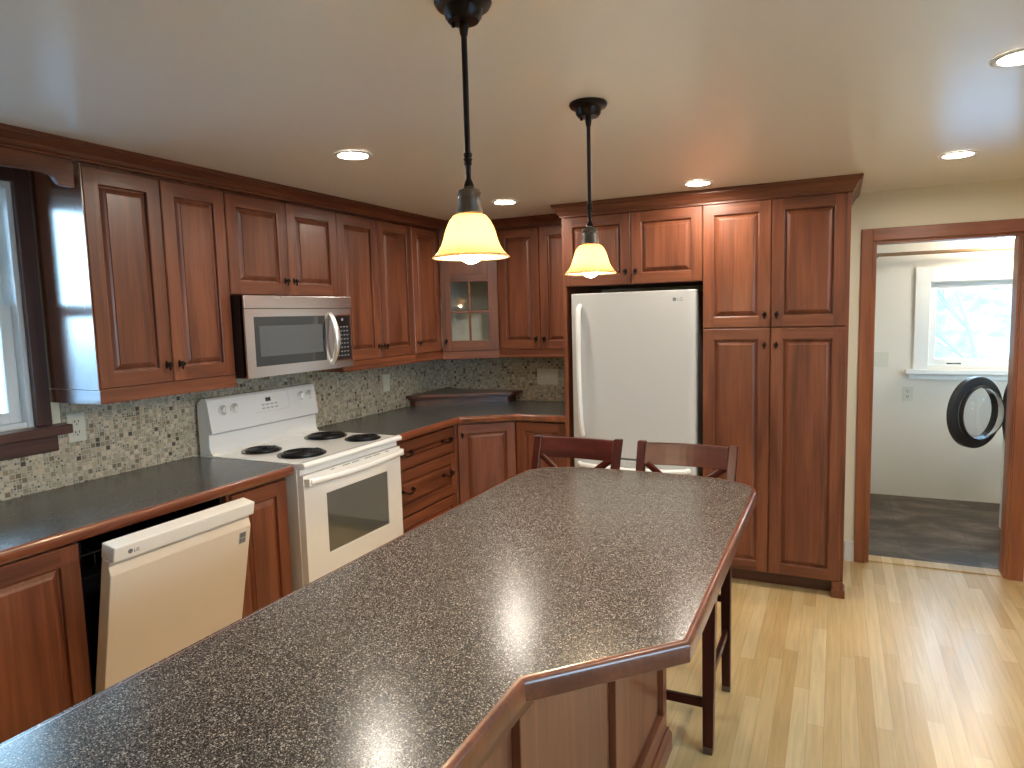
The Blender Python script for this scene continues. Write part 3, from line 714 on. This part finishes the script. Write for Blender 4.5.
t = thing('base_cabinet', 'angled single-door cherry base cabinet turning the corner', 'cabinet', (0, 0, 0), 0, 'base cabinets under the side worktops')
obj('cabinet_body', MB().prism([(0.002, 3.248), (.588, 3.248), (XBc, YBc+.02), (XBc, YW-.002), (0.002, YW-.002)], .10, .877).prism([(0.002, 3.248), (.51, 3.248), (XBc, YBc+.1), (XBc, YW-.002), (0.002, YW-.002)], 0, .10), 'cherry', t)
a2 = math.atan2(YBc-3.25, XBc-.605); W2 = math.hypot(YBc-3.25, XBc-.605)
dd = obj('door', door_mb(W2-.012, .755), ['cherry', 'cherry_x'], t, (.605+.004-.02*math.sin(a2)*.0, 3.25+.004+.018, .11), a2)
knob(dd, .028, .69)
base('small cherry base cabinet beside the refrigerator panel on the back wall', (XBc+.002, YW-.002, 0), 0, XE-XBc-.004, doors=[(.01, .36, .11, .865, None, None)], D=YW-YBc)

# ------------------------------------------------------------------ worktops
ZK = .918
t = thing('worktop', 'slate grey worktop with wooden edge left of the range under the window', 'worktop', (0, 0, 0))
obj('slab', MB().box(.007, .622, -.35, 1.787, .878, ZK), 'side_top', t)
obj('wood_edge', MB().prism([(.622, .877), (.634, .877), (.640, .885), (.640, .910), (.634, ZK), (.622, ZK)], -.35, 1.787, 'y'), 'nose', t, smooth=True)
t = thing('worktop', 'slate grey worktop with wooden edge wrapping the corner right of the range', 'worktop', (0, 0, 0))
P1 = [(.622, 2.566), (.622, 3.262), (.938, 3.492), (XE-.002, 3.492)]
obj('slab', MB().prism([(.007, 2.566)] + P1 + [(XE-.002, YW-.007), (.007, YW-.007)], .878, ZK), 'side_top', t)
obj('wood_edge', MB().sweep([(0, .877), (.012, .877), (.018, .885), (.018, .910), (.012, ZK), (0, ZK)], P1), 'nose', t, smooth=True)
# raised corner shelf on the worktop
t = thing('corner_shelf', 'dark wooden raised corner shelf standing on the worktop against the tiles', 'shelf')
top = [(.008, 3.585), (.05, 3.59), (.66, 4.0), (.69, 4.05), (.69, YW-.008), (.008, YW-.008)]
ins = [(.008, 3.635), (.05, 3.64), (.61, 4.03), (.635, 4.07), (.635, YW-.008), (.008, YW-.008)]
mid_ = [((a[0]+b[0])/2, (a[1]+b[1])/2) for a, b in zip(top, ins)]
obj('shelf_top', MB().prism(top, .975, .997).prism(mid_, .960, .975), 'shelf', t, bevel=.004)
obj('riser', MB().prism(ins, ZK+.001, .960), 'shelf', t)

# ------------------------------------------------------------------ dishwasher
t = thing('dishwasher', 'white dishwasher with its door tipped slightly open below the left worktop', 'dishwasher', (0, .862, 0), L90)
Wd = .582
c = MB().box(0, .012, -.58, -.02, .09, .872).box(Wd-.012, Wd, -.58, -.02, .09, .872).box(.012, Wd-.012, -.58, -.02, .86, .872).box(.012, Wd-.012, -.58, -.02, .09, .12).box(.012, Wd-.012, -.03, -.02, .12, .86)
o = obj('tub', c, 'tub', t); o['label'] = 'black hollow inside of the dishwasher'
rk = MB()
for i in range(9): rk.tube([(.04+i*.064, -.50, .70), (.04+i*.064, -.50, .78), (.04+i*.064, -.06, .78)], .002, n=6)
for z in (.70, .78): rk.tube([(.03, -.50, z), (Wd-.03, -.50, z)], .0025, n=6)
obj('dish_rack', rk, 'rubber', t)
obj('toe_kick', MB().box(0, Wd, -.54, -.52, 0, .088), 'black', t)
# door, built upright with hinge at origin then tipped about the hinge
dz = .795
Wq_ = .569
pr = [(0, 0), (-.042, 0), (-.048, .02), (-.048, dz-.10), (-.034, dz-.072), (-.034, dz-.058), (-.018, dz-.058), (-.018, dz-.05), (0, dz-.05)]
dm = MB().prism(pr, 0, Wq_, 'x')
d = obj('door', dm, 'almond', t, (-.006, -.561, .098), bevel=.003)
d.rotation_euler = (math.radians(11.8), 0, 0)
ct = MB().box(0, Wq_, -.058, .004, dz-.052, dz)
cpn = obj('control_strip', ct, 'strip', d, bevel=.004); cpn['label'] = 'white top strip with controls'
lg = MB().lathe([(.008, -.0008), (.008, 0)], (.055, -.0582, dz-.027), 'y', 24)
obj('logo_disc', lg, 'grey', d)
text('brand_lettering', 'LG', .016, 'grey', d, (.067, -.0585, dz-.034), (PI/2, 0, 0))
st = MB().box(.515, .548, -.0488, -.0478, dz-.165, dz-.118); 
obj('sticker', st, 'lightgrey', d)
st = MB().box(.518, .545, -.0492, -.0487, dz-.139, dz-.121).box(.518, .530, -.0492, -.0487, dz-.161, dz-.143).box(.533, .545, -.0492, -.0487, dz-.161, dz-.143)
obj('sticker_print', st, 'grey', d)

# ------------------------------------------------------------------ range
y0r, Wr = 1.802, .748
t = thing('range', 'white free-standing electric coil range between the two worktops', 'stove', (0, y0r, 0), L90)
b = MB().box(0, Wr, -.637, -.012, .04, .895).box(.03, Wr-.03, -.60, -.06, 0, .04)
obj('range_body', b, 'appl_side', t, bevel=.002)
ckp = [(-.03, .90), (-.667, .895), (-.684, .900), (-.688, .912), (-.682, .922), (-.672, .926), (-.642, .922), (-.12, .922), (-.03, .922)]
obj('cooktop', MB().prism(ckp, 0, Wr, 'x'), 'appl', t, bevel=.002)
bgp = [(-.028, .922), (-.118, .922), (-.105, .935), (-.098, .96), (-.098, 1.022), (-.118, 1.026), (-.121, 1.034), (-.098, 1.186), (-.090, 1.196), (-.06, 1.196), (-.028, 1.17)]
bgo = obj('backguard', MB().prism(bgp, .004, Wr-.004, 'x'), 'appl', t, bevel=.003)
obj('backguard_seam', MB().box(.01, Wr-.01, -.1195, -.1175, 1.021, 1.0255), 'lightgrey', bgo)
# control face tilt
tilt = math.atan2(.023, .152)
def facept(z): return -.121 + (z-1.034)*(.023/.152)
for kx, kz in ((.088, 1.130), (.160, 1.131), (.625, 1.138), (.690, 1.138)):
    km = MB().lathe([(.024, 0), (.024, -.003), (.019, -.005), (.0175, -.020), (.016, -.022), (0, -.0222)], (0, 0, 0), 'y', 24).box(-.004, .004, -.027, -.010, -.017, .017)
    obj('knob_ring', MB().lathe([(.0265, .0), (.0265, -.0012), (.023, -.0014)], (kx, facept(kz), kz), 'y', 24), 'lightgrey', t)
    k = obj('control_knob', km, 'appl', t, (kx, facept(kz), kz), smooth=True, bevel=.001); k.rotation_euler = (-tilt*1.0, 0, 0)
k = obj('clock_display', MB().box(-.017, .017, -.002, 0, -.010, .010), 'blackglass', t, (.383, facept(1.150), 1.150)); k.rotation_euler = (-tilt, 0, 0)
pn = MB()
for i in range(4):
    for j in range(2): pn.box(-.055+i*.030, -.035+i*.030, -.001, 0, -.030-j*.018, -.022-j*.018)
for (x0_, x1_, z0_, z1_) in ((-.10, .14, .032, .0332), (-.10, .14, -.062, -.0608), (.139, .140, -.06, .032)): pn.box(x0_, x1_, -.0008, 0, z0_, z1_)
k = obj('button_marks', pn, 'lightgrey', t, (.39, facept(1.150), 1.150)); k.rotation_euler = (-tilt, 0, 0)
for (bx, by, rb, nn_) in ((.18, .250, .083, 4), (.18, .508, .102, 5), (.600, .290, .102, 5), (.608, .535, .083, 4)):
    bm_ = MB().lathe([(rb+.012, .0), (rb+.012, .004), (rb+.004, .005), (rb-.006, -.0), (rb*.4, -.0), (0, 0)], (bx, -by, .923), 'z', 40)
    bo = obj('burner', bm_, 'bowl', t, smooth=True)
    path = []; turns = nn_; N_ = turns*28
    for i in range(N_+1):
        a = 2*PI*i/28; r = .022+(rb-.026)*i/N_; path.append((bx+r*math.cos(a), -by+r*math.sin(a), .931))
    obj('coil', MB().tube(path, .0062, n=7).tube([(bx-rb+.006, -by, .925), (bx+rb-.006, -by, .925)], .003, n=6).tube([(bx, -by-rb+.006, .925), (bx, -by+rb-.006, .925)], .003, n=6), 'coil', bo, smooth=True)
# front: vent strip, oven door, handle, drawer
obj('vent_panel', MB().box(.004, Wr-.004, -.654, -.637, .868, .894), 'appl', t, bevel=.002)
dr = MB()
x0w, x1w, z0w, z1w = .150, .625, .47, .755
zb_, zt_ = .25, .866
dr.box(.004, x0w, -.672, -.638, zb_, zt_).box(x1w, Wr-.004, -.672, -.638, zb_, zt_).box(x0w, x1w, -.672, -.638, zb_, z0w).box(x0w, x1w, -.672, -.638, z1w, zt_)
od = obj('oven_door', dr, 'appl', t)
obj('oven_window', MB().box(x0w, x1w, -.668, -.652, z0w, z1w), 'ovenglass', od)
hp = []
for i in range(25):
    u = i/24; x = .02+u*(Wr-.04); hp.append((x, -.694-.012*math.sin(PI*u)**.6, .838-.008*math.sin(PI*u)))
obj('handle', MB().tube(hp, [.016]*25, n=12, sx=1.0).box(.008, .035, -.704, -.671, .820, .855).box(Wr-.035, Wr-.008, -.704, -.671, .820, .855), 'appl', od, smooth=True, bevel=.004)
for cx_, n_ in ((.20, 2), (.30, 4), (.37, 4), (.47, 4), (.54, 4), (.63, 2)):
    obj('vent_slot', MB().box(cx_-.007*n_, cx_+.007*n_, -.6728, -.671, .8570, .8605), 'grey', od)
obj('storage_drawer', MB().box(.004, Wr-.004, -.67, -.638, .05, .24), 'appl', t, bevel=.004)

# ------------------------------------------------------------------ microwave
t = thing('microwave', 'stainless over-the-range microwave with black sides above the white range', 'microwave', (0, 1.803, 0), L90)
Wm = .750; z0, z1 = 1.298, 1.677
obj('microwave_body', MB().box(0, Wm, -.378, -.006, z0+.004, z1), 'black', t, bevel=.002)
obj('vent_panel', MB().box(0, Wm, -.387, -.362, 1.6175, z1), 'steel', t, bevel=.002)
xw0, xw1 = .052, .535; zw0, zw1 = 1.348, 1.579
d = MB().box(0, xw0, -.385, -.362, z0, 1.615).box(xw1, .605, -.385, -.362, z0, 1.615).box(xw0, xw1, -.385, -.362, z0, zw0).box(xw0, xw1, -.385, -.362, zw1, 1.615)
d = obj('door', d, 'steel', t)
obj('door_window', MB().box(xw0, xw1, -.384, -.364, zw0, zw1), 'blackglass', d)
o = obj('window_screen', MB().box(xw0+.03, xw1-.025, -.3848, -.384, zw0+.045, zw1-.043), 'greyglass', d)
hp = [( .575, -.386-.042*math.sin(PI*i/16)**.8, 1.325+.265*i/16) for i in range(17)]
obj('handle', MB().tube(hp, [.009+.004*math.sin(PI*i/16) for i in range(17)], n=12, sx=1.5, up=(0, -1, 0)), 'satin', d, smooth=True)
obj('control_panel', frame(MB().box(.613, .729, -.3835, -.362, 1.345, 1.574), .606, .736, 1.338, 1.581, -.387, -.380, .008, 1).box(.606, Wm, -.381, -.362, z0, 1.6155, 2), ['black', 'chrome', 'steel'], t)
bt = MB()
for i in range(8):
    for j in range(4): bt.box(.628+j*.025, .640+j*.025, -.3842, -.3834, 1.360+i*.022, 1.366+i*.022)
obj('badge', MB().lathe([(.008, -.3845), (.008, -.3834)], (.672, 0, 1.556), 'y', 16), 'lightgrey', t)
obj('button_marks', bt, 'lightgrey', t)
obj('underside_grille', MB().box(.04, Wm-.04, -.34, -.05, z0-.004, z0+.004), 'slot', t)

# ------------------------------------------------------------------ refrigerator
XF0 = 1.338; WF = 2.086-XF0
t = thing('refrigerator', 'white bottom-freezer refrigerator set into the cherry surround', 'refrigerator', (XF0, YW, 0))
obj('refrigerator_body', MB().box(.004, WF-.004, -.615, -.02, .03, 1.665).box(.05, WF-.05, -.60, -.08, 0, .03), 'appl_side', t, bevel=.004)
def fdoor(z0_, z1_):
    r = .018; prof = [(0, -.62), (0, -.672), (.004, -.684), (.014, -.691), (.05, -.694), (WF/2, -.698), (WF-.05, -.694), (WF-.014, -.691), (WF-.004, -.684), (WF, -.672), (WF, -.62)]
    return MB().prism(prof, z0_, z1_, 'z')
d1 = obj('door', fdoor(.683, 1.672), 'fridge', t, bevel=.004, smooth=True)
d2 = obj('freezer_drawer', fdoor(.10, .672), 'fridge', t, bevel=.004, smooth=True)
hz = [(.062, -.694, 1.60), (.060, -.716, 1.585), (.060, -.730, 1.50), (.062, -.738, 1.35), (.064, -.740, 1.2), (.066, -.736, 1.03), (.067, -.726, .90), (.067, -.712, .83), (.067, -.694, .815)]
obj('handle', MB().tube(hz, [.014, .016, .015, .014, .014, .014, .015, .016, .014], n=12, sx=1.1, up=(1, 0, 0)), 'white_trim', d1, smooth=True)
hz = [(.04, -.69, .632), (.06, -.722, .632), (.2, -.742, .626), (WF/2, -.750, .622), (WF-.2, -.742, .626), (WF-.06, -.722, .632), (WF-.04, -.69, .632)]
obj('handle', MB().tube(hz, .016, n=12, up=(0, 0, 1)), 'white_trim', d2, smooth=True)
obj('logo_disc', MB().lathe([(.011, -.6955), (.011, -.690)], (.628, 0, 1.620), 'y', 24), 'grey', d1)
text('brand_lettering', 'LG', .026, 'grey', d1, (.643, -.6945, 1.611), (PI/2, 0, 0), .001)
obj('kick_grille', MB().box(.02, WF-.02, -.63, -.615, .015, .095), 'grey', t)

# ------------------------------------------------------------------ island
t = thing('kitchen_island', 'large foreground kitchen island, cherry base under dark speckled top with one cut corner', 'island')
xi0, xi1, yi0, yi1 = 1.68, 2.262, -.30, 1.816
b = MB().box(xi0, xi1, yi0, yi1, .0, .872)
obj('island_body', b, 'cherry', t)
fx = xi1+.02
fr_ = MB().box(xi1, fx, yi0, yi1, .81, .872, 1).box(xi1, fx, yi0, yi1, .085, .155, 1)
for (a, b_) in ((yi0, .0), (.62, .70), (1.215, 1.285), (1.765, yi1)): fr_.box(xi1, fx, a, b_, .155, .81)
fo = obj('panel_frame', fr_, ['cherry', 'cherry_y'], t, bevel=.002)
bp_ = MB()
for (a, b_) in ((.0, .62), (.70, 1.215), (1.285, 1.765)): 
    bp_.add([(xi1+.0005, a, .155), (xi1+.0005, b_, .155), (xi1+.0005, b_, .81), (xi1+.0005, a, .81), (xi1+.006, a+.03, .185), (xi1+.006, b_-.03, .185), (xi1+.006, b_-.03, .78), (xi1+.006, a+.03, .78)],
            [(0, 1, 5, 4), (1, 2, 6, 5), (2, 3, 7, 6), (3, 0, 4, 7), (4, 5, 6, 7)])
obj('raised_panel', bp_, 'cherry', t)
obj('plinth', MB().sweep([(0, 0), (.016, 0), (.016, .06), (.010, .072), (.006, .085), (0, .085)], [(fx, yi0), (fx, yi1), (xi0-.002, yi1)]), 'cherry_y', t)
top = [(1.636, -.30), (2.300, -.30), (2.300, .584), (2.539, .834), (2.541, 2.02), (2.527, 2.085), (2.480, 2.135), (2.400, 2.168), (2.320, 2.184), (2.1, 2.190), (1.93, 2.184), (1.80, 2.168), (1.71, 2.130), (1.66, 2.06), (1.650, 1.97)]
obj('countertop', MB().prism(top, .874, .914), 'island_top', t)
edge = [(0, .870), (.012, .870), (.0145, .873), (.0145, .904), (.012, .910), (.007, .9138), (0, .9142)]
rev = top[::-1]
pth = [(1.650, -.30), (1.650, 1.97)] 
E1 = [top[1]] + top[2:] + [(1.650, -.30)]
obj('wood_edge', MB().sweep(edge, E1), 'nosex', t, smooth=True)

# ------------------------------------------------------------------ bar stools
def stool(label, loc, rz=0):
    t = thing('bar_stool', label, 'stool', loc, rz, 'stools at the far end of the island')
    lw = .018
    for s in (-1, 1):
        x = s*.18
        def leg(pts):
            mb = MB(); vs = []
            for (y, z, w, d) in pts:
                q = s*max(0, z-.62)*.026; vs += [(x-w+q, y-d, z), (x+w+q, y-d, z), (x+w+q, y+d, z), (x-w+q, y+d, z)]
            m = len(pts); fs = [(3, 2, 1, 0), tuple(range(4*m-4, 4*m))]
            for i in range(m-1):
                for k in range(4): fs.append((4*i+k, 4*i+(k+1) % 4, 4*i+4+(k+1) % 4, 4*i+4+k))
            return mb.add(vs, fs)
        l1 = obj('leg', leg([(-.230, .0, .016, .016), (-.227, .04, .018, .018), (-.210, .60, .023, .023)]), 'stool', t, bevel=.003)
        l2 = obj('leg', leg([(.205, .0, .016, .017), (.198, .10, .017, .018), (.190, .30, .018, .019), (.184, .50, .019, .021), (.190, .64, .019, .021), (.222, .78, .018, .018), (.268, .90, .018, .016), (.306, 1.000, .018, .015)]), 'stool', t, bevel=.004, smooth=False)
        for l, y in ((l1, -.2295), (l2, .204)):
            obj('foot_cap', MB().box(x-.0165, x+.0165, y-.018, y+.018, 0, .026), 'pewter', l, bevel=.002)
    seat = [(-.205, -.23), (-.19, -.245), (.19, -.245), (.205, -.23), (.205, .165), (-.205, .165)]
    obj('seat', MB().prism(seat, .612, .645), 'stoolx', t, bevel=.012, seg=3)
    obj('seat_apron', MB().box(-.165, .165, -.218, -.200, .55, .612).box(-.165, .165, .172, .19, .55, .612).box(-.188, -.172, -.19, .17, .55, .612).box(.172, .188, -.19, .17, .55, .612), 'stoolx', t)
    obj('stretcher', MB().box(-.167, .167, -.229, -.211, .160, .192), 'stoolx', t, bevel=.002)
    obj('stretcher', MB().box(-.165, .165, .182, .200, .38, .408), 'stoolx', t, bevel=.002)
    for s in (-1, 1): obj('stretcher', MB().box(s*.18-.009, s*.18+.009, -.198, .182, .245, .275), 'stool', t, bevel=.002)
    def curved(z0_, z1_, ya, yb, bow, th, x0_=-.172, x1_=.172):
        mb = MB(); n_ = 12; vs = []
        for i in range(n_+1):
            u = i/n_; x = x0_+(x1_-x0_)*u; bq = bow*math.sin(PI*u)
            vs += [(x, ya+bq-th, z0_), (x, yb+bq-th, z1_), (x, yb+bq+th, z1_), (x, ya+bq+th, z0_)]
        fs = [(0, 1, 2, 3), tuple(range(4*n_+3, 4*n_-1, -1))]
        for i in range(n_):
            for k in range(4): fs.append((4*i+k, 4*i+(k+1) % 4, 4*i+4+(k+1) % 4, 4*i+4+k))
        return mb.add(vs, fs)
    obj('top_rail', curved(.906, .994, .269, .302, .02, .010), 'stoolx', t, bevel=.003)
    obj('lower_rail', curved(.645, .685, .195, .202, .015, .009), 'stoolx', t, bevel=.003)
    for s in (-1, 1):
        pa = []
        for i in range(9):
            u = i/8; x = s*(-.160+.32*u); z = .66+.25*u; y = .200+(.272-.200)*u+.016*math.sin(PI*(x+.166)/.332)+s*.004
            pa.append((x, y, z))
        obj('cross_slat', MB().tube(pa, .016, n=8, sx=.55, up=(0, 0, 1)), 'stoolx', t)
    return t
ST = stool('right-hand dark cross-back bar stool at the island end, in front of refrigerator and pantry', (2.238, 2.092, 0))
dup(ST, (1.752, 2.092, 0), 0, 'left-hand dark cross-back bar stool at the island end, nearer the corner base cabinet')

# ------------------------------------------------------------------ pendants
def pendant(label, loc):
    t = thing('pendant_lamp', label, 'pendant lamp', loc, 0, 'pendant lamps over the island')
    h = H
    obj('canopy', MB().lathe([(0, h-.0005), (.058, h-.0005), (.060, h-.006), (.055, h-.014), (.041, h-.018), (.038, h-.034), (.032, h-.042), (.010, h-.044), (0, h-.044)], n=36).lathe([(.004, h-.052), (.004, h-.04)], (-.02, -.008, 0), n=8), 'bronze', t, smooth=True)
    obj('rod', MB().lathe([(.009, h-.042), (.010, h-.055), (.008, h-.068), (.0062, h-.072), (.0062, 1.900), (.009, 1.897), (.0095, 1.893), (.0075, 1.889), (.010, 1.885), (.0075, 1.880), (.009, 1.876), (.0062, 1.872), (.0055, 1.845), (.009, 1.838), (.012, 1.828)], n=16), 'bronze', t, smooth=True)
    obj('socket_cup', MB().lathe([(0, 1.826), (.012, 1.825), (.023, 1.821), (.026, 1.815), (.0225, 1.808), (.0255, 1.802), (.0245, 1.794), (.027, 1.784), (.0285, 1.773), (.024, 1.768), (0, 1.768)], n=28), 'pewter', t, smooth=True)
    pr = [(.024, 1.771), (.035, 1.768), (.043, 1.759), (.050, 1.745), (.055, 1.730), (.059, 1.716), (.064, 1.704), (.071, 1.693), (.079, 1.685), (.084, 1.681)]
    sh = obj('lamp_shade', MB().shell(pr), 'shade', t, smooth=True)
    so = sh.modifiers.new('thickness', 'SOLIDIFY'); so.thickness = .003
    obj('bulb', MB().lathe([(0, 1.757), (.012, 1.755), (.013, 1.740), (.019, 1.727), (.026, 1.712), (.028, 1.700), (.026, 1.687), (.019, 1.675), (.009, 1.669), (0, 1.668)], n=24), 'bulb', t, smooth=True)
    return t
PL = pendant('amber bell-shaded pendant lamp hanging nearer the camera over the island', (2.088, .842, 0))
dup(PL, (2.087, 1.63, 0), 0, 'amber bell-shaded pendant lamp hanging farther away, in front of the cabinet over the refrigerator')

# ------------------------------------------------------------------ recessed lights
def can(label, x, y):
    t = thing('ceiling_light', label, 'ceiling light', (x, y, H), 0, 'recessed ceiling lights')
    mb = MB(); n_ = 40; pf = [(.056, -.001), (.058, -.005), (.068, -.007), (.076, -.004), (.076, -.0005)]
    mb.shell(pf, n=n_)
    obj('trim_ring', mb, 'can_trim', t, smooth=True)
    obj('lens', MB().lathe([(0, -.0035), (.056, -.0035), (.056, -.001), (0, -.001)], n=32), 'lens', t)
    return t
CL_ = can('round recessed ceiling light in front of the microwave cabinets, at left of the photo', 1.051, 1.784)
for x, y, l in ((1.058, 3.142, 'round recessed ceiling light above the corner, seen between the two pendants'),
                (2.14, 3.189, 'round recessed ceiling light just in front of the pantry and refrigerator crown'),
                (3.264, 3.166, 'round recessed ceiling light near the laundry doorway'),
                (3.234, 1.842, 'round recessed ceiling light cut by the right edge of the photo')):
    dup(CL_, (x, y, H), 0, l)

# ------------------------------------------------------------------ plates
def outlet(label, loc, rz, kind='outlet', gang=1, name='wall_outlet', cat='outlet', grp=None, s=1.0):
    t = thing(name, label, cat, loc, rz, grp)
    w = .072 + .046*(gang-1)
    obj('cover_plate', MB().box(-w/2, w/2, -.006, 0, -.058, .058), 'plate', t, bevel=.002)
    for g_ in range(gang):
        cx_ = (g_-(gang-1)/2)*.046
        if kind == 'outlet':
            for z in (-.022, .022):
                m_ = obj('socket', MB().box(cx_-.016, cx_+.016, -.0075, -.005, z-.014, z+.014), 'plate', t, bevel=.001)
                obj('socket_slots', MB().box(cx_-.009, cx_-.0055, -.0078, -.007, z-.001, z+.009).box(cx_+.0055, cx_+.009, -.0078, -.007, z-.001, z+.009).box(cx_-.003, cx_+.003, -.0078, -.007, z-.010, z-.005), 'slot', m_)
        else:
            obj('switch', MB().box(cx_-.005, cx_+.005, -.012, -.005, -.010, .012), 'plate', t, bevel=.001)
    return t
outlet('ivory duplex outlet on the mosaic tiles beside the window sill', (.0062, 1.243, 1.147), L90)
outlet('ivory blank plate on the mosaic tiles right of the range', (.0062, 3.36, 1.115), L90, 'switch', 1, 'switch_plate', 'light switch')
outlet('wide ivory switch plate on the back wall tiles beside the refrigerator', (.892, YW-.0062, 1.10), 0, 'switch', 3, 'switch_plate', 'light switch')
outlet('double white switch plate on the laundry wall just inside the doorway', (3.12, YL, 1.12), 0, 'switch', 2, 'switch_plate', 'light switch')
outlet('white outlet on the laundry wall below the window sill', (3.323, YL, .84), 0)

# ------------------------------------------------------------------ laundry things
t = thing('closet_rod', 'brown closet rod high on the laundry wall above the window', 'rod', (0, 0, 0))
obj('pole', MB().tube([(2.602, YL-.16, 1.945), (4.998, YL-.16, 1.945)], .014, n=12), 'rod', t, smooth=True)
obj('bracket', MB().box(3.055, 3.08, YL-.175, YL-.0005, 1.925, 1.945), 'pewter', t, bevel=.002)
t = thing('laundry_ceiling_light', 'bright round ceiling light at the top right of the laundry doorway', 'ceiling light', (3.885, 5.46, 2.06))
obj('base_plate', MB().lathe([(0, -.0005), (.07, -.0005), (.07, -.015), (0, -.015)], n=28), 'can_trim', t)
obj('globe', MB().lathe([(0, -.015), (.05, -.016), (.066, -.03), (.064, -.05), (.045, -.07), (0, -.08)], n=28), 'lens_l', t, smooth=True)
# washer against the right wall, front facing -x, door swung open
xw = 3.825
t = thing('washing_machine', 'front-loading washing machine in the laundry with its round door swung open', 'washing machine', (xw, 4.75, 0), -L90)
# local: x -> world -y, front -y -> world -x
Wq = .60
obj('washer_body', MB().box(-Wq/2, Wq/2, .0, .66, .02, .98).box(-Wq/2+.04, Wq/2-.04, .04, .62, 0, .02), 'white_trim', t, bevel=.01)
obj('porthole_ring', MB().lathe([(.165, -.0), (.172, -.02), (.20, -.028), (.225, -.02), (.235, 0)], (0, 0, .84), 'y', 40).__class__().lathe([(.16, 0), (.165, -.02), (.20, -.03), (.228, -.02), (.235, 0)], (0, 0, .84), 'y', 40), 'rubber', t, smooth=True)
obj('drum', MB().lathe([(.0, -.031), (.158, -.031), (.158, -.029)], (0, 0, .84), 'y', 32), 'slot', t)
obj('control_strip', MB().box(-.28, .28, -.004, 0, .90, .97).lathe([(.028, -.02), (.03, 0)], (0, 0, .935), 'y', 24), 'rubber', t)
# open door: ring in its own frame (normal y, center offset from hinge)
dr_ = MB(); n_ = 48
def ring(mb, ro, ri, y0_, y1_, c):
    vs = []
    for i in range(n_):
        a = 2*PI*i/n_
        for (r, y) in ((ro, y0_), (ro, y1_), (ri, y1_), (ri, y0_)): vs.append((c[0]+r*math.cos(a), y, c[1]+r*math.sin(a)))
    return mb.add(vs, [(4*i+k, 4*i+(k+1) % 4, 4*((i+1) % n_)+(k+1) % 4, 4*((i+1) % n_)+k) for i in range(n_) for k in range(4)])
cc = (-.235, 0)
door = obj('door', ring(ring(MB(), .235, .176, -.018, .022, cc), .180, .170, -.05, -.018, cc), 'rubber', t, (-.235, -.030, .84), smooth=True, bevel=.004)
door.rotation_euler = (0, 0, 0)
bw = MB(); pf = [(.170, -.03), (.158, -.07), (.135, -.10), (.11, -.115), (.0, -.118)]
vs = []; 
for (r, h_) in pf:
    for i in range(32): a = 2*PI*i/32; vs.append((cc[0]+r*math.cos(a), h_, r*math.sin(a)))
bw.add(vs, [(j*32+i, j*32+(i+1) % 32, (j+1)*32+(i+1) % 32, (j+1)*32+i) for j in range(4) for i in range(32)])
o = obj('door_glass', bw, 'bowlglass', door, smooth=True)
# hinge at washer local x=-.235 (world +y side); closed door points to +x local; opened ~125 degrees
door.rotation_euler = (0, 0, math.radians(135))
